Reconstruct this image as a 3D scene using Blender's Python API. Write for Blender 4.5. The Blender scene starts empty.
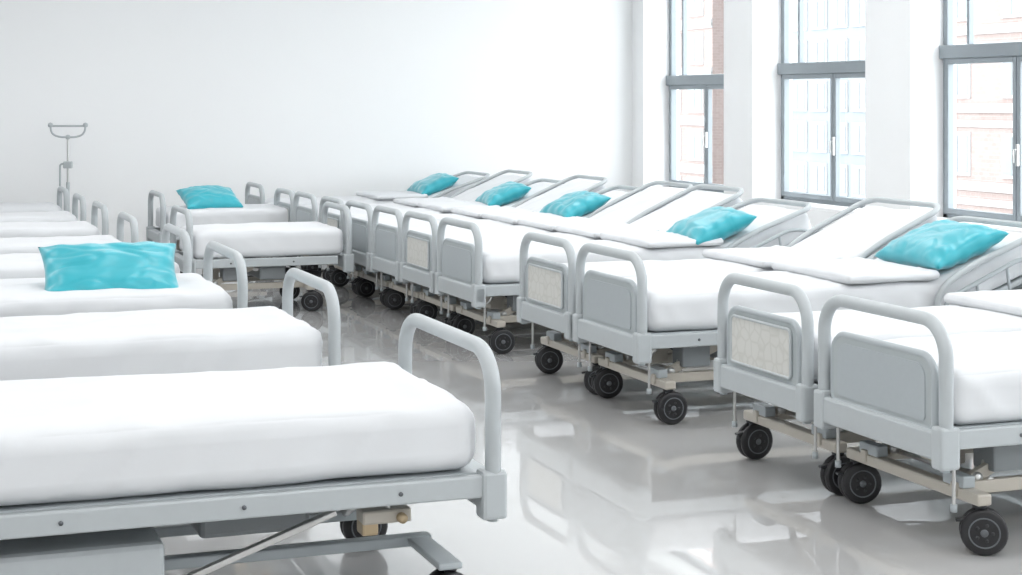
import bpy, bmesh, math, random
from mathutils import Vector, Matrix, noise
random.seed(7)
C=bpy.context.scene.collection

# ---------------------------------------------------------------- materials
def mat(name,col,rough=.5,metal=0,spec=.5,coat=0,bump=0,bscale=20,detail=3,var=0,sheen=0,coat_rough=.05,coat_ior=1.5,bdist=.01):
    m=bpy.data.materials.new(name); m.use_nodes=True
    nt=m.node_tree; b=nt.nodes['Principled BSDF']
    b.inputs['Base Color'].default_value=(*col,1)
    b.inputs['Roughness'].default_value=rough
    b.inputs['Metallic'].default_value=metal
    b.inputs['Specular IOR Level'].default_value=spec
    b.inputs['Coat Weight'].default_value=coat
    b.inputs['Coat Roughness'].default_value=coat_rough
    b.inputs['Coat IOR'].default_value=coat_ior
    b.inputs['Sheen Weight'].default_value=sheen
    tc=nt.nodes.new('ShaderNodeTexCoord')
    n=nt.nodes.new('ShaderNodeTexNoise'); n.inputs['Scale'].default_value=bscale; n.inputs['Detail'].default_value=detail
    nt.links.new(tc.outputs['Object'],n.inputs['Vector'])
    if var>0:
        mx=nt.nodes.new('ShaderNodeMix'); mx.data_type='RGBA'
        mx.inputs[6].default_value=(*[c*(1-var) for c in col],1); mx.inputs[7].default_value=(*[min(1,c*(1+var)) for c in col],1)
        nt.links.new(n.outputs['Fac'],mx.inputs[0]); nt.links.new(mx.outputs[2],b.inputs['Base Color'])
    if bump>0:
        bp=nt.nodes.new('ShaderNodeBump'); bp.inputs['Strength'].default_value=bump; bp.inputs['Distance'].default_value=bdist
        nt.links.new(n.outputs['Fac'],bp.inputs['Height']); nt.links.new(bp.outputs[0],b.inputs['Normal'])
    return m
M_sheet=mat('white_sheet',(.70,.718,.738),.8,bump=.5,bscale=3.2,detail=1.2,sheen=.05,spec=.25,bdist=.02)
M_frame=mat('grey_powder_coat',(.40,.44,.46),.35,var=.03,bscale=40)
M_frame2=mat('light_grey_plastic',(.45,.485,.50),.36,var=.03,bscale=30)
M_panel=mat('grey_panel_plastic',(.40,.44,.45),.4,var=.03,bscale=8)
M_steel=mat('brushed_steel',(.55,.55,.54),.3,metal=.9,var=.05,bscale=60)
M_beige=mat('beige_chassis_enamel',(.47,.44,.385),.35,var=.05,bscale=20)
M_brass=mat('tan_actuator_housing',(.45,.35,.22),.35,metal=.2,var=.08)
M_black=mat('black_rubber',(.009,.009,.011),.42,var=.2,bscale=50)
M_hub=mat('dark_hub_plastic',(.022,.024,.027),.35,var=.1,bscale=40)
M_hubl=mat('grey_hub_metal',(.12,.13,.14),.35,metal=.4,var=.05)
M_motor=mat('motor_housing_grey',(.22,.24,.25),.4,var=.05)
M_teal=mat('teal_satin',(.028,.40,.48),.34,bump=.2,bscale=7,detail=1.5,sheen=.3,var=.05)
M_wall=mat('white_wall_paint',(.86,.87,.875),.9,bump=.03,bscale=60,spec=.2,var=.01)
M_pier=mat('white_pier_paint',(.90,.905,.91),.85,bump=.03,bscale=60,spec=.2,var=.01)
M_ceil=mat('ceiling_paint',(.88,.88,.88),.95,bump=.02,bscale=60)
M_floor=mat('polished_epoxy_floor',(.61,.61,.607),.25,spec=.5,coat=1,coat_rough=.006,bump=0,bscale=1.2,detail=2,var=.02,coat_ior=2.35)
M_alu=mat('window_aluminium',(.27,.305,.33),.4,metal=.2,var=.03)
M_fillw=mat('fill_lamp_white',(.8,.8,.8),.5,var=.02)
M_quilt=mat('cream_woven_insert',(.72,.71,.66),.4,var=.0)
nt=M_quilt.node_tree;b=nt.nodes['Principled BSDF']
v=nt.nodes.new('ShaderNodeTexVoronoi'); v.feature='DISTANCE_TO_EDGE'; v.inputs['Scale'].default_value=14
r=nt.nodes.new('ShaderNodeValToRGB'); r.color_ramp.elements[0].color=(.56,.56,.525,1); r.color_ramp.elements[1].color=(.63,.63,.60,1); r.color_ramp.elements[1].position=.12
tc=[n for n in nt.nodes if n.type=='TEX_COORD'][0]
nt.links.new(tc.outputs['Object'],v.inputs['Vector']); nt.links.new(v.outputs['Distance'],r.inputs[0]); nt.links.new(r.outputs[0],b.inputs['Base Color'])
M_glass=bpy.data.materials.new('window_glass'); M_glass.use_nodes=True
nt=M_glass.node_tree; nt.nodes.clear()
o=nt.nodes.new('ShaderNodeOutputMaterial'); mx=nt.nodes.new('ShaderNodeMixShader'); t_=nt.nodes.new('ShaderNodeBsdfTransparent'); g=nt.nodes.new('ShaderNodeBsdfGlossy')
g.inputs['Roughness'].default_value=.02; t_.inputs[0].default_value=(.96,.985,1,1); mx.inputs[0].default_value=.06
nt.links.new(t_.outputs[0],mx.inputs[1]); nt.links.new(g.outputs[0],mx.inputs[2]); nt.links.new(mx.outputs[0],o.inputs[0])
def facade(name,c1,c2,cm,scale):
    m=bpy.data.materials.new(name); m.use_nodes=True; nt=m.node_tree; b=nt.nodes['Principled BSDF']; b.inputs['Roughness'].default_value=.9
    tc=nt.nodes.new('ShaderNodeTexCoord'); mp=nt.nodes.new('ShaderNodeSeparateXYZ'); cb=nt.nodes.new('ShaderNodeCombineXYZ')
    nt.links.new(tc.outputs['Object'],mp.inputs[0]); ad=nt.nodes.new('ShaderNodeMath')
    nt.links.new(mp.outputs[0],ad.inputs[0]); nt.links.new(mp.outputs[1],ad.inputs[1])
    nt.links.new(ad.outputs[0],cb.inputs[0]); nt.links.new(mp.outputs[2],cb.inputs[1])
    br=nt.nodes.new('ShaderNodeTexBrick'); br.inputs['Scale'].default_value=scale
    br.inputs['Color1'].default_value=(*c1,1); br.inputs['Color2'].default_value=(*c2,1); br.inputs['Mortar'].default_value=(*cm,1); br.inputs['Mortar Size'].default_value=.015
    nt.links.new(cb.outputs[0],br.inputs['Vector']); nt.links.new(br.outputs['Color'],b.inputs['Base Color'])
    return m
M_brick=facade('pink_brick',(.245,.19,.175),(.27,.215,.20),(.30,.25,.235),2.0)
M_band=mat('pale_stone_band',(.34,.34,.34),.8,var=.03)
M_bglass=mat('facade_glazing',(.17,.20,.22),.15,var=.15,bscale=.7)
M_conc=mat('pale_concrete',(.21,.24,.265),.8,var=.04,bscale=2)
M_pave=mat('paving',(.5,.5,.48),.9,var=.05,bscale=2)

# ---------------------------------------------------------------- mesh builder
class MB:
    def __init__(s): s.v=[];s.f=[];s.m=[];s.sm=[];s.mats=[]
    def mi(s,m):
        if m not in s.mats: s.mats.append(m)
        return s.mats.index(m)
    def add(s,vs,fs,m,smooth=False):
        o=len(s.v); k=s.mi(m); s.v+= [tuple(p) for p in vs]
        for f in fs: s.f.append([i+o for i in f]); s.m.append(k); s.sm.append(smooth)
    def box(s,a,b,m,bev=.005,rot=None,seg=2,smooth=False):
        bm=bmesh.new(); bmesh.ops.create_cube(bm,size=1)
        c=[(a[i]+b[i])/2 for i in range(3)]; d=[abs(b[i]-a[i]) for i in range(3)]
        for v in bm.verts: v.co=Vector((v.co.x*d[0],v.co.y*d[1],v.co.z*d[2]))
        if bev>0: bmesh.ops.bevel(bm,geom=list(bm.edges),offset=min(bev,min(d)*.45),segments=seg,affect='EDGES',profile=.5)
        R=rot if rot else Matrix.Identity(3)
        bm.verts.index_update()
        s.add([R@v.co+Vector(c) for v in bm.verts],[[v.index for v in f.verts] for f in bm.faces],m,smooth); bm.free()
    def beam(s,p,q,w,h,m,bev=.004):
        p=Vector(p);q=Vector(q);d=q-p;L=d.length
        R=d.to_track_quat('X','Z').to_matrix(); c=(p+q)/2
        s.box([c.x-L/2,c.y-w/2,c.z-h/2],[c.x+L/2,c.y+w/2,c.z+h/2],m,bev,rot=R)
    def tube(s,pts,r,m,seg=12,fil=0,closed=False,nf=8):
        P=[Vector(p) for p in pts]
        if fil>0: P=fillet(P,fil,closed,nf)
        n=len(P); vs=[];fs=[]
        T=[]
        for i in range(n):
            if closed: t=(P[(i+1)%n]-P[i-1])
            else: t=P[min(i+1,n-1)]-P[max(i-1,0)]
            T.append(t.normalized())
        u=T[0].orthogonal().normalized()
        for i in range(n):
            u=(u-T[i]*u.dot(T[i])).normalized(); w=T[i].cross(u)
            for k in range(seg):
                a=2*math.pi*k/seg; vs.append(P[i]+u*math.cos(a)*r+w*math.sin(a)*r)
        for i in range(n if closed else n-1):
            j=(i+1)%n
            for k in range(seg):
                l=(k+1)%seg; fs.append([i*seg+k,i*seg+l,j*seg+l,j*seg+k])
        s.add(vs,fs,m,True)
        if not closed:
            s.add(vs[:seg],[list(range(seg))[::-1]],m); s.add(vs[-seg:],[list(range(seg))],m)
    def lathe(s,prof,c,axis,m,seg=24):
        ax=Vector(axis).normalized(); u=ax.orthogonal().normalized(); w=ax.cross(u); c=Vector(c)
        vs=[];fs=[]
        for (r,h) in prof:
            for k in range(seg):
                a=2*math.pi*k/seg; vs.append(c+ax*h+(u*math.cos(a)+w*math.sin(a))*max(r,1e-5))
        for i in range(len(prof)-1):
            for k in range(seg):
                l=(k+1)%seg; fs.append([i*seg+k,i*seg+l,(i+1)*seg+l,(i+1)*seg+k])
        s.add(vs,fs,m,True)
    def plate(s,outl,x0,x1,m):
        n=len(outl)
        vs=[(x0,y,z) for y,z in outl]+[(x1,y,z) for y,z in outl]
        fs=[list(range(n))[::-1],[i+n for i in range(n)]]
        for i in range(n): j=(i+1)%n; fs.append([i,j,j+n,i+n])
        s.add(vs,fs,m)
    def mesh(s,name):
        me=bpy.data.meshes.new(name); me.from_pydata(s.v,[],s.f)
        for m in s.mats: me.materials.append(m)
        me.polygons.foreach_set('material_index',s.m); me.polygons.foreach_set('use_smooth',s.sm)
        me.update(); 
        bm=bmesh.new(); bm.from_mesh(me); bmesh.ops.recalc_face_normals(bm,faces=bm.faces); bm.to_mesh(me); bm.free()
        return me
    def obj(s,name,parent=None,loc=(0,0,0),rz=0):
        o=bpy.data.objects.new(name,s.mesh(name)); C.objects.link(o); o.location=loc; o.rotation_euler=(0,0,rz)
        if parent: o.parent=parent
        return o
def fillet(P,r,closed,nf=8):
    out=[];n=len(P)
    for i in range(n):
        if not closed and i in(0,n-1): out.append(P[i]); continue
        a=P[i-1];b=P[i];c=P[(i+1)%n]
        d1=(a-b);d2=(c-b); rr=min(r,d1.length*.49,d2.length*.49)
        p=b+d1.normalized()*rr;q=b+d2.normalized()*rr
        for k in range(nf+1):
            t=k/nf; h=b
            w=.7071; den=(1-t)**2+2*w*t*(1-t)+t*t
            out.append(((1-t)**2*p+2*w*t*(1-t)*h+t*t*q)/den)
    return out
def rrect(y0,y1,z0,z1,rt,rb):
    P=[Vector((0,y0,z0)),Vector((0,y1,z0)),Vector((0,y1,z1)),Vector((0,y0,z1))]
    out=[]
    for i,rr in enumerate((rb,rb,rt,rt)):
        a=P[i-1];b=P[i];c=P[(i+1)%4]; p=b+(a-b).normalized()*rr;q=b+(c-b).normalized()*rr
        for k in range(7):
            t=k/6;w=.7071;den=(1-t)**2+2*w*t*(1-t)+t*t
            x=((1-t)**2*p+2*w*t*(1-t)*b+t*t*q)/den; out.append((x.y,x.z))
    return out

# ---------------------------------------------------------------- bent soft slabs
W=.95
def make_bend(xb,ang,ramp=.18):
    st=.005; tab=[(0,0,0)]; X=0;Z=0;s=0
    while s<4:
        a=ang*min(1,max(0,(s-xb)/ramp)); X+=math.cos(a)*st; Z+=math.sin(a)*st; s+=st; tab.append((X,Z,a))
    def f(x,h):
        if x<0: return (x,h)
        i=min(int(x/st),len(tab)-1); X,Z,a=tab[i]; e=x-i*st
        X+=math.cos(a)*e;Z+=math.sin(a)*e
        return (X-math.sin(a)*h, Z+math.cos(a)*h)
    return f
ALO,AHI=20,25
BLO=make_bend(1.9,math.radians(ALO)); BHI=make_bend(1.86,math.radians(AHI)); FLAT=make_bend(99,0)
def slab(name,x0,x1,y0,y1,h0,h1,rad,bend,zb,nx,ny,nz,amp,mt,seed=0,puff=.0):
    def axis(a,b,n,r):
        L=[]; k=4
        for i in range(k): L.append(a+r*(1-math.cos(math.pi/2*i/k)))
        for i in range(n+1): L.append(a+r+(b-a-2*r)*i/n)
        for i in range(k-1,-1,-1): L.append(b-r*(1-math.cos(math.pi/2*i/k)))
        return L
    r=min(rad,(h1-h0)*.49)
    A=[axis(x0,x1,nx,r),axis(y0,y1,ny,r),axis(h0,h1,nz,r)]
    n=[len(a) for a in A]; idx={}; vs=[];fs=[]
    def V(i,j,k):
        key=(i,j,k)
        if key in idx: return idx[key]
        p=Vector((A[0][i],A[1][j],A[2][k]))
        q=Vector((min(max(p.x,x0+r),x1-r),min(max(p.y,y0+r),y1-r),min(max(p.z,h0+r),h1-r)))
        d=p-q; nn=d.normalized() if d.length>1e-9 else Vector((0,0,1))
        s_=q+nn*r if d.length>1e-9 else p
        sd=Vector((seed*3.1,seed*1.7,seed))
        w=noise.noise(Vector((p.x*2.4,p.y*3.2,p.z*2.4))+sd)*1.0+noise.noise(Vector((p.x*6,p.y*4,p.z*5))+sd)*.3
        side=1-abs(nn.z)
        w2=(1-abs(2*noise.noise(Vector((p.x*5+p.z*4,p.y*5,p.z*1.5))+sd)))*1.0*side
        top=1 if nn.z>.5 else 0
        sx=max(0.0,math.sin(math.pi*(p.x-x0)/(x1-x0))); sy=max(0.0,math.sin(math.pi*(p.y-y0)/(y1-y0)))
        pf=puff*(sx**.5)*(sy**.5)*top
        rdg=max(0,1-abs(noise.noise(Vector((p.x*1.6+p.y*1.2,p.y*3.5-p.x,0))+sd))*5)*.6*top
        s_=s_+nn*(amp*(w*.8+w2*.8+rdg))+Vector((0,0,pf))
        X,Z=bend(s_.x,s_.z)
        idx[key]=len(vs); vs.append((X,s_.y,Z+zb)); return idx[key]
    for i in range(n[0]-1):
        for j in range(n[1]-1):
            fs.append([V(i,j,0),V(i,j+1,0),V(i+1,j+1,0),V(i+1,j,0)])
            k=n[2]-1; fs.append([V(i,j,k),V(i+1,j,k),V(i+1,j+1,k),V(i,j+1,k)])
    for i in range(n[0]-1):
        for k in range(n[2]-1):
            fs.append([V(i,0,k),V(i+1,0,k),V(i+1,0,k+1),V(i,0,k+1)]); j=n[1]-1
            fs.append([V(i,j,k),V(i,j,k+1),V(i+1,j,k+1),V(i+1,j,k)])
    for j in range(n[1]-1):
        for k in range(n[2]-1):
            fs.append([V(0,j,k),V(0,j,k+1),V(0,j+1,k+1),V(0,j+1,k)]); i=n[0]-1
            fs.append([V(i,j,k),V(i,j+1,k),V(i,j+1,k+1),V(i,j,k+1)])
    b=MB(); b.add(vs,fs,mt,True); return b.mesh(name)

# ---------------------------------------------------------------- bed part meshes
def board(kind,top=.98,name='footboard'):
    b=MB()
    b.tube([(0,.03,.44),(0,.03,top-.03),(0,W-.03,top-.03),(0,W-.03,.44)],.029,M_frame2,14,fil=.15,nf=10)
    b.box((-.035,.0,.385),(.045,W,.505),M_frame2,.012)
    for y in (.0,W-.075):
        b.box((-.045,y,.355),(.05,y+.075,.53),M_frame2,.014)
        b.tube([(0,y+.0375,.37),(0,y+.0375,.345)],.02,M_frame,12)
    if kind!='open':
        yo0,yo1=.10,W-.11
        o=rrect(yo0,yo1,.50,.80,.09,.03)
        b.plate(o,-.012,.012,M_panel)
        b.tube([(0,y,z) for y,z in o],.017,M_frame,8,closed=True)
        if kind=='quilt':
            b.plate(rrect(yo0+.06,yo1-.06,.535,.765,.03,.02),-.022,.022,M_quilt)
            b.tube([(-.02,y,z) for y,z in rrect(yo0+.06,yo1-.06,.535,.765,.03,.02)],.008,M_frame2,6,closed=True)
        else:
            b.plate(rrect(yo0+.05,yo1-.05,.53,.765,.06,.02),-.017,.017,M_frame)
        for y in (.055,W-.055):
            b.tube([(.055,y,.47),(.055,y,.19)],.008,M_steel,8)
            b.lathe([(0,0),(.014,0),(.014,.03),(0,.03)],(.055,y,.175),(0,0,1),M_frame,10)
    return b.mesh(name)
def frame_mesh(L,name='side_frame'):
    b=MB()
    for y in (.012,W-.012-.035):
        b.box((.04,y,.435),(L-.1,y+.035,.515),M_frame2,.008)
        for x in (.35,.9,1.5): 
            if x<L-.3: b.lathe([(0,-.004),(.008,-.004),(.008,.004),(0,.004)],(x,y+(0 if y<.1 else .035),.475),(0,1,0),M_hubl,12)
    for x in (.3,.9,1.45,L-.15):
        if x<L-.1: b.box((x,.03,.43),(x+.05,W-.03,.47),M_frame,.005)
    return b.mesh(name)
def chassis_mesh(L,name='chassis'):
    b=MB(); xe=L-.38
    for y in (.13,W-.17):
        b.box((.12,y,.215),(xe+.04,y+.04,.27),M_beige,.006)
    for x in (.13,xe):
        b.box((x,.0,.20),(x+.07,W,.25),M_beige,.01)
        b.box((x+.005,.1,.25),(x+.065,.24,.30),M_frame,.006); b.box((x+.005,W-.24,.25),(x+.065,W-.1,.30),M_frame,.006)
    for y in (.17,W-.2):
        b.beam((.22,y,.27),(.62,y,.44),.03,.05,M_beige)
        b.beam((xe-.05,y,.27),(xe-.45,y,.44),.03,.05,M_beige)
        b.beam((.34,y+.02,.44),(.30,y+.02,.26),.02,.035,M_steel)
        for p in ((.24,.28),(.60,.43),(xe-.07,.28),(xe-.43,.43)):
            b.lathe([(0,-.03),(.022,-.03),(.022,.05),(0,.05)],(p[0],y,p[1]),(0,1,0),M_steel,14)
    b.tube([(.6,.15,.40),(.6,W-.15,.40)],.02,M_steel,10); b.tube([(.3,.14,.26),(.3,W-.14,.26)],.018,M_steel,10)
    b.tube([(xe-.43,.15,.40),(xe-.43,W-.15,.40)],.02,M_steel,10)
    b.tube([(.62,.46,.39),(1.15,.46,.31)],.018,M_steel,12); b.tube([(.85,.46,.355),(1.25,.46,.295)],.032,M_hub,12)
    if L>2: b.box((1.15,.36,.25),(1.5,.6,.40),M_motor,.02)
    b.box((.42,.60,.31),(.58,.74,.42),M_beige,.01)
    b.box((.18,.30,.30),(.30,.46,.42),M_beige,.01); b.box((.30,.12,.30),(.48,.26,.43),M_motor,.01)
    b.box((.62,.1,.30),(.85,.85,.43),M_motor,.02)
    b.tube([(.16,.33,.34),(.16,.26,.36),(.17,.2,.41)],.012,M_steel,8)
    b.tube([(.3,.4,.41),(.5,.5,.30),(.8,.52,.29),(1.16,.5,.33)],.006,M_black,6,fil=.12)
    return b.mesh(name)
def chassis_left(L,name='chassis'):
    b=MB(); xe=L-.38
    for y in (.22,W-.36): b.box((.12,y,.185),(xe+.04,y+.05,.225),M_frame,.006)
    for x in (.125,xe-.02):
        for (ya,yb) in ((.0,.26),(W-.35,W)): b.box((x,ya,.195),(x+.09,yb,.22),M_frame,.008)
    b.box((1.15,.25,.19),(2.3,W-.08,.36),M_frame2,.02)
    for y in (.12,W-.12):
        b.beam((.55,y,.40),(1.12,y,.20),.03,.022,M_steel)
        b.box((.28,y-.05,.35),(.46,y+.03,.40),M_beige,.008); b.box((.40,y-.045,.31),(.46,y+.025,.36),M_brass,.008)
        b.lathe([(0,-.06),(.018,-.06),(.018,.05),(0,.05)],(.32,y,.37),(0,1,0),M_brass,14)
        b.tube([(.36,y,.40),(.36,y,.44)],.015,M_steel,8)
    b.box((.28,.14,.36),(.33,W-.14,.39),M_beige,.006)
    b.tube([(.33,.5,.36),(.33,.24,.21)],.02,M_steel,10)
    b.box((.6,.2,.30),(1.0,.7,.43),M_motor,.02)
    return b.mesh(name)
def casters_mesh(L,name='casters',seed=1,x0=.165):
    rnd=random.Random(seed); b=MB(); xe=L-.38; R=.094
    for (x,y) in ((x0,.035),(x0,W-.035),(xe+.035,.035),(xe+.035,W-.035)):
        a=rnd.uniform(-.35,.35)+(.25 if y<.5 else -.1); ax=Vector((math.sin(a),math.cos(a),0)); fw=Vector((math.cos(a),-math.sin(a),0))
        c=Vector((x,y,R))+fw*.015
        for sg in (-1,1):
            cc=c+ax*sg*.024
            b.lathe([(0,-.017),(.05,-.017),(R-.014,-.016),(R-.004,-.012),(R,-.005),(R,.005),(R-.004,.012),(R-.014,.016),(.05,.017),(0,.017)],cc,ax,M_black,28)
            b.lathe([(R-.030,.0),(R-.031,.0185),(R-.034,.0185),(R-.037,.017)],cc,ax*sg,M_hubl,28)
            b.lathe([(0,.021),(.013,.021),(.017,.016)],cc,ax*sg,M_hubl,14)
            for k in range(5):
                an=k*2*math.pi/5; p=cc+ax*sg*.0165+(fw*math.cos(an)+Vector((0,0,1))*math.sin(an))*.033
                b.lathe([(0,.003),(.007,.003),(.008,0)],p,ax*sg,M_hub,8)
        for k in range(7):
            an=math.radians(20+k*22)
            p=c+(fw*math.cos(an)+Vector((0,0,1))*math.sin(an))*(R*.8)
            an2=math.radians(20+(k+1)*22); q=c+(fw*math.cos(an2)+Vector((0,0,1))*math.sin(an2))*(R*.8)
            b.beam(p,q,.012,.02,M_black,.002)
        b.tube([(x,y,.10),(x,y,.215)],.016,M_hubl,12); b.lathe([(0,0),(.03,0),(.03,.015),(0,.015)],(x,y,.188),(0,0,1),M_hub,16)
        p=c+fw*(-R*.8)+Vector((0,0,.05)); b.beam(c+Vector((0,0,.06)),p-fw*.035+Vector((0,0,-.01)),.035,.012,M_hub)
    return b.mesh(name)
def backrest_mesh(BD,name='backrest_rails'):
    b=MB(); B=lambda x,y,h:(BD(x,h)[0],y,BD(x,h)[1]+.53)
    b.tube([B(1.93,.0,-.02),B(1.99,-.008,.17),B(2.3,-.008,.225),B(2.9,-.008,.225),B(2.9,W+.008,.225),B(2.3,W+.008,.225),B(1.99,W+.008,.17),B(1.93,W,-.02)],.021,M_frame2,12,fil=.13)
    for y in (-.01,W+.01):
        b.tube([B(1.99,y,-.05),B(2.02,y,.09),B(2.66,y,.13),B(2.82,y,.02),B(2.62,y,-.09),B(2.1,y,-.09)],.015,M_frame,10,fil=.09,closed=True)
        b.tube([B(2.25,y,-.08),B(2.28,y,.11)],.01,M_frame,8); b.tube([B(2.48,y,-.08),B(2.52,y,.12)],.01,M_frame,8)
        b.tube([(1.95,y,.47),B(2.15,y,-.07)],.013,M_frame2,8)
    for y in (.04,W-.08):
        P=[B(x,y+.02,-.03) for x in (1.8,1.95,2.1,2.3,2.85)]
        b.tube(P,.02,M_frame2,8)
    b.beam((1.9,W/2,.42),B(2.5,W/2,-.04),.04,.04,M_steel)
    return b.mesh(name)
LR=2.95
MH=.225
MESH=dict(
 foot_plain=board('plain'),foot_quilt=board('quilt'),foot_open=board('open'),
 head=board('plain',.86,'headboard'),
 frame=frame_mesh(LR),chassis=chassis_mesh(LR),cast=[casters_mesh(LR,'casters',s) for s in (1,2,3)],
 lchassis=chassis_left(LR),lcast=casters_mesh(LR,'casters',4,.165),
 back={0:backrest_mesh(BHI),1:backrest_mesh(BLO)},
 matt={p:[slab('mattress',.045,2.86,.035,W-.035,0,MH,.06,BD,.52,110,36,8,.010,M_sheet,s+3*p,.012) for s in (1,2)] for p,BD in ((0,BHI),(1,BLO))},
 lmatt=[slab('mattress',.045,2.86,.035,W-.035,0,.25,.07,BLO,.52,150,54,12,.012,M_sheet,s+10,.012) for s in (1,2)],
 pad={p:slab('folded_cover',1.34,2.06,.015,W-.015,MH+.002,MH+.055,.026,BD,.525,40,36,2,.008,M_sheet,5+p,.01) for p,BD in ((0,BHI),(1,BLO))},
 deck={p:slab('deck',.05,2.83,.05,W-.05,-.015,.0,.006,BD,.518,60,4,1,0,M_frame,9) for p,BD in ((0,BHI),(1,BLO))},
 sframe=frame_mesh(1.4),schassis=chassis_mesh(1.4),scast=casters_mesh(1.4,'casters',5),
 smatt=slab('mattress',.045,1.355,.035,W-.035,0,.25,.055,FLAT,.52,60,36,8,.010,M_sheet,8,.012),
)
def child(name,me,par,loc=(0,0,0),rz=0,sc=None):
    o=bpy.data.objects.new(name,me); C.objects.link(o); o.parent=par; o.location=loc; o.rotation_euler=(0,0,rz)
    if sc:o.scale=sc
    return o
cnt=[0]
def zs(s): return 1-.10*min(1,max(0,(s-9)/9))
def bed(t,s,left=False,quilt=False,pad=True,w=W,low=1):
    cnt[0]+=1;i=cnt[0]
    e=bpy.data.objects.new('hospital_bed',None); C.objects.link(e); e.empty_display_size=.2
    if left: e.location=(t,s+w,0); e.rotation_euler=(0,0,math.pi)
    else: e.location=(t,s,0)
    e.scale=(1,w/W,zs(s))
    child('footboard',MESH['foot_open' if left else ('foot_quilt' if quilt else 'foot_plain')],e)
    child('headboard',MESH['head'],e,(LR-.02,0,0))
    child('side_frame',MESH['frame'],e)
    child('chassis',MESH['lchassis' if left else 'chassis'],e); child('casters',MESH['lcast'] if left else MESH['cast'][i%3],e)
    child('mattress',MESH['lmatt'][i%2] if left else MESH['matt'][low][i%2],e); child('mattress_deck',MESH['deck'][low],e); child('backrest_rails',MESH['back'][low],e)
    if pad: child('folded_cover',MESH['pad'][low],e)
    return e
def short_bed(t,s):
    e=bpy.data.objects.new('hospital_bed',None); C.objects.link(e); e.location=(t,s,0); e.empty_display_size=.2
    e.scale=(1,1,zs(s)-.01)
    child('footboard',MESH['foot_open'],e,(1.4,W,0),math.pi); child('headboard',MESH['foot_open'],e)
    child('side_frame',MESH['sframe'],e); child('chassis',MESH['schassis'],e); child('casters',MESH['scast'],e); child('mattress',MESH['smatt'],e)
    return e

RIGHT=[(5.68,0,0,1.0),(6.77,1,0,.9),(8.59,0,1,.97),(9.62,1,0,.92),(11.4,0,1,.95),(12.42,1,0,.88),(13.36,0,0,.86),(14.28,0,1,.92),(15.26,1,0,.88),(16.38,0,1,.9),(17.34,1,0,.88),(18.9,0,1,.92)]
for s,q,p,w in RIGHT: bed(4.0,s,False,bool(q),s>6,w,p)
LEFT=[(2.02,5.58,1.16),(1.97,7.66,1.06),(1.88,9.4,1.18),(1.9,11.4,1.05),(1.79,13.2,.95),(1.8,15.2,.9),(1.8,17.0,.85),(1.8,18.7,.85)]
for t,s,w in LEFT: bed(t,s,True,False,False,w,1)
short_bed(2.40,14.3); short_bed(2.66,17.5)

# ---------------------------------------------------------------- pillows
def pillow_mesh(a,b,th,seed):
    nu,nv=52,40; vs=[];fs=[]
    sd=Vector((seed*2.3,seed,seed*.7))
    def P(i,j,sg):
        u=-1+2*i/nu; v=-1+2*j/nv
        x=u*a/2*(1-.08*(1-v*v)*abs(u)**3) ; y=v*b/2*(1-.10*(1-u*u)*abs(v)**3)
        e=max(0,(1-abs(u)**3.2))*max(0,(1-abs(v)**3.2)); z=th/2*e**.55
        edge=(1-e)
        w=noise.noise(Vector((u*2.5,v*2.5,sg))+sd)*.014*e**.3
        w+=.009*edge*e**.3*math.sin(14*(u if abs(v)>abs(u) else v)+3*seed)
        d=max(0,1-abs(noise.noise(Vector((u*1.6-v,v*2.2+u,2))+sd))*6)*.008*e**.4
        return (x,y,sg*(z+w-d) if e>0 else 0)
    top={};bot={}
    for i in range(nu+1):
        for j in range(nv+1):
            top[i,j]=len(vs); vs.append(P(i,j,1))
            if i in(0,nu) or j in(0,nv): bot[i,j]=top[i,j]
            else: bot[i,j]=len(vs); vs.append(P(i,j,-1))
    for i in range(nu):
        for j in range(nv):
            fs.append([top[i,j],top[i+1,j],top[i+1,j+1],top[i,j+1]]); fs.append([bot[i,j],bot[i,j+1],bot[i+1,j+1],bot[i+1,j]])
    m=MB(); m.add(vs,fs,M_teal,True); return m.mesh('pillow')
PM=[pillow_mesh(.54,.82,.20,s) for s in (1,2,3)]
def pillow(t,s,z,tilt_t,rz=0,me=None,tilt_s=0,sc=1):
    o=bpy.data.objects.new('pillow',me or PM[cnt[0]%3]); cnt[0]+=1; C.objects.link(o)
    o.matrix_world=Matrix.Translation((t,s,z))@Matrix.Rotation(rz,4,'Z')@Matrix.Rotation(-tilt_t,4,'Y')@Matrix.Rotation(tilt_s,4,'X')@Matrix.Scale(sc,4)
PX={8.59:2.34,11.4:2.13,14.28:2.22,16.38:2.26,18.9:2.28}
for s,q,p,w in RIGHT:
    if p:
        lx=PX[s]; X,Z=BLO(lx,MH+.085); pillow(4.0+X+.02,s+w/2-(.10 if s<12 else 0),(Z+.52)*zs(s)+(.02 if s>11 and s<12 else 0),math.radians(ALO+2),rz=random.uniform(-.1,.1)-.05,sc=1.0 if s<12 else .94)
pillow(1.20,9.88,.79+.055,0,rz=-.04,me=pillow_mesh(.80,.50,.20,4),tilt_s=math.radians(36))
pillow(3.22,17.95,.79,0,rz=.1,me=pillow_mesh(.62,.5,.2,5),tilt_s=math.radians(20))

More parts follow.
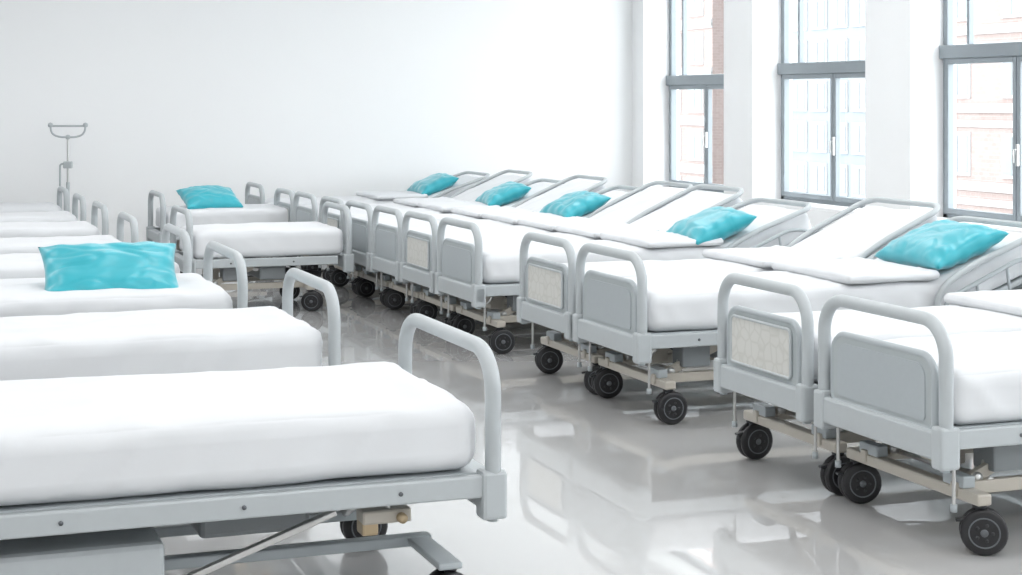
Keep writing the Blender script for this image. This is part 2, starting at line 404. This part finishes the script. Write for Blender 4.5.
# ---------------------------------------------------------------- IV pole
b=MB()
b.tube([(0,0,.12),(0,0,1.42)],.014,M_steel,12); b.tube([(0,0,.12),(0,0,.9)],.02,M_frame2,12)
for k in range(5):
    a=k*2*math.pi/5; d=Vector((math.cos(a),math.sin(a),0))
    b.tube([(0,0,.14),tuple(d*.15+Vector((0,0,.12))),tuple(d*.29+Vector((0,0,.085)))],.013,M_frame2,8)
    b.lathe([(0,-.012),(.03,-.012),(.034,0),(.03,.012),(0,.012)],tuple(d*.29+Vector((0,0,.034))),(-d.y,d.x,0),M_black,16)
    b.tube([tuple(d*.29+Vector((0,0,.034))),tuple(d*.29+Vector((0,0,.09)))],.007,M_steel,6)
b.tube([(-.2,0,1.56),(-.19,0,1.46),(-.1,0,1.42),(.1,0,1.42),(.19,0,1.46),(.2,0,1.56)],.012,M_frame2,10,fil=.05)
b.tube([(-.2,0,1.55),(.2,0,1.55)],.012,M_frame2,10)
for x in (-.2,0,.2): b.lathe([(0,-.03),(.025,-.02),(.03,0),(.025,.02),(0,.03)],(x,0,1.56 if x else 1.42),(0,0,1),M_frame2,14)
b.tube([(0,0,1.1),(-.09,0,1.12),(-.09,0,.8),(-.02,0,.78)],.012,M_frame2,8,fil=.04)
b.box((-.05,-.04,1.06),(.05,.04,1.14),M_frame2,.01)
b.obj('iv_stand',loc=(1.93,19.9,0),rz=-.3)

# ---------------------------------------------------------------- room shell
T0,T1,S0,S1,H=-4.5,9.25,-3.0,20.25,4.4
TG=9.62
def wallbox(name,a,bb,m,bev=0):
    q=MB(); q.box(a,bb,m,bev); return q.obj(name)
wallbox('floor',(T0-.2,S0-.2,-.1),(TG+.15,S1+.2,0),M_floor)
wallbox('ceiling',(T0-.2,S0-.2,H),(TG+.15,S1+.2,H+.2),M_ceil)
wallbox('wall_back',(T0-.2,S1,0),(TG+.15,S1+.2,H),M_wall)
wallbox('wall_left',(T0-.2,S0,0),(T0,S1,H),M_wall)
wallbox('wall_front',(T0-.2,S0-.2,0),(TG+.15,S0,H),M_wall)
wallbox('baseboard_back',(T0,S1-.015,0),(T1,S1,.1),M_frame2)
OP=[(17.65,19.9),(14.59,16.95),(11.45,13.79),(8.4,10.75),(5.3,7.65),(2.2,4.55),(-.9,1.45)]  # openings from the fourth on are out of view, added for more side light
SILL,HEAD=.68,4.1
q=MB()
edges=[S1]+[e for o_ in OP for e in (o_[1],o_[0])]+[S0]
for i in range(0,len(edges),2): q.box((T1,edges[i+1],0),(TG+.15,edges[i],H),M_pier,0)
for a,c in OP:
    q.box((T1,a,0),(TG+.15,c,SILL),M_pier,0); q.box((T1,a,HEAD),(TG+.15,c,H),M_pier,0)
q.obj('wall_right')
TR=[2.10,2.2,2.31]+[2.3]*4
for n_,((a,c),tr) in enumerate(zip(OP,TR)):
    q=MB(); x0,x1=TG-.0,TG+.08; f=.07
    q.box((T1+.02,a,SILL),(TG,c,SILL+.03),M_pier,.005)
    q.box((x0,a,SILL),(x1,a+f,HEAD),M_alu,.006); q.box((x0,c-f,SILL),(x1,c,HEAD),M_alu,.006)
    q.box((x0,a,SILL),(x1,c,SILL+f),M_alu,.006); q.box((x0,a,HEAD-f),(x1,c,HEAD),M_alu,.006)
    q.box((x0-.05,a,tr-.06),(x1,c,tr+.07),M_alu,.01)
    mid=(a+c)/2
    for (l,r_) in ((a+f,mid),(mid,c-f)):
        g=.055; X0,X1=x0-.03,x0+.03
        q.box((X0,l+.005,SILL+f),(X1,l+g,tr-.06),M_alu,.006); q.box((X0,r_-g,SILL+f),(X1,r_-.005,tr-.06),M_alu,.006)
        q.box((X0,l+g,SILL+f),(X1,r_-g,SILL+f+g),M_alu,.006); q.box((X0,l+g,tr-.06-g),(X1,r_-g,tr-.06),M_alu,.006)
    q.box((x0,c-.42,tr+.07),(x1-.02,c-.38,HEAD-f),M_alu,.005)
    q.box((x0-.06,mid-.05,1.25),(x0-.03,mid-.025,1.45),M_steel,.005); q.tube([(x0-.05,mid-.037,1.4),(x0-.09,mid-.037,1.4),(x0-.09,mid-.037,1.28)],.009,M_steel,8)
    q.add([(x0+.03,a,SILL),(x0+.03,c,SILL),(x0+.03,c,HEAD),(x0+.03,a,HEAD)],[[0,1,2,3]],M_glass)
    q.obj('window_%d'%(n_+1))

for i,s in enumerate((-1,2.5,6,9.5,13,16.5)):  # unseen overhead fill lamps, added to light the closed room
    for t in (-1.5,2.7,6.6):
        q=MB(); q.box((-.95,-.35,-.03),(.95,.35,0),M_fillw,.01); o=q.obj('fill_lamp_housing',loc=(t,s,H))
        l=bpy.data.lights.new('fill_light','AREA'); l.shape='RECTANGLE'; l.size=1.8; l.size_y=.6; l.energy=36; l.color=(1,.99,.985)
        lo=bpy.data.objects.new('fill_light',l); C.objects.link(lo); lo.parent=o; lo.location=(0,0,-.035)

# ---------------------------------------------------------------- outside
wallbox('street_paving',(10.2,-40,-6.2),(120,140,-6),M_pave)
def building(name,x0,y0,y1,z1,mw,step,wd,wh,fl,band=True,depth=12):
    q=MB(); q.box((x0,y0,-6),(x0+depth,y1,z1),mw,0)
    z=-5
    while z+wh<z1-.5:
        y=y0+.8
        if band:
            q.box((x0-.08,y0,z-.42),(x0,y1,z-.15),M_band,0); q.box((x0-.06,y0,z+wh+.15),(x0,y1,z+wh+.35),M_band,0)
        while y+wd<y1-.4:
            q.box((x0-.05,y,z),(x0+.0,y+wd,z+wh),M_band,0)
            q.box((x0-.07,y+.1,z+.1),(x0-.05,y+wd/2-.04,z+wh-.1),M_bglass,0); q.box((x0-.07,y+wd/2+.04,z+.1),(x0-.05,y+wd-.1,z+wh-.1),M_bglass,0)
            y+=step
        z+=fl
    return q.obj(name)
building('brick_apartment_building',30,20,45,16,M_brick,2.6,1.1,1.3,2.3)
building('office_tower',34,48,62,30,M_conc,1.5,1.2,1.2,1.6,False)
building('brick_apartment_building',33,64,90,22,M_brick,2.2,1.5,1.4,2.1)

# ---------------------------------------------------------------- light
w=bpy.data.worlds.new('sky'); bpy.context.scene.world=w; w.use_nodes=True
bg=w.node_tree.nodes['Background']; bg.inputs[0].default_value=(.95,.98,1,1); bg.inputs[1].default_value=5.2

# ---------------------------------------------------------------- camera
cam=bpy.data.cameras.new('camera'); co=bpy.data.objects.new('camera',cam); C.objects.link(co)
co.location=(0,0,1.85); co.rotation_euler=(math.radians(90),0,-math.atan(621/1670))
cam.sensor_width=36; cam.lens=1670/1022*36; cam.shift_y=-187.5/1022; cam.clip_end=500
bpy.context.scene.camera=co
bpy.context.scene.view_settings.view_transform='Standard'
bpy.context.scene.view_settings.exposure=.22
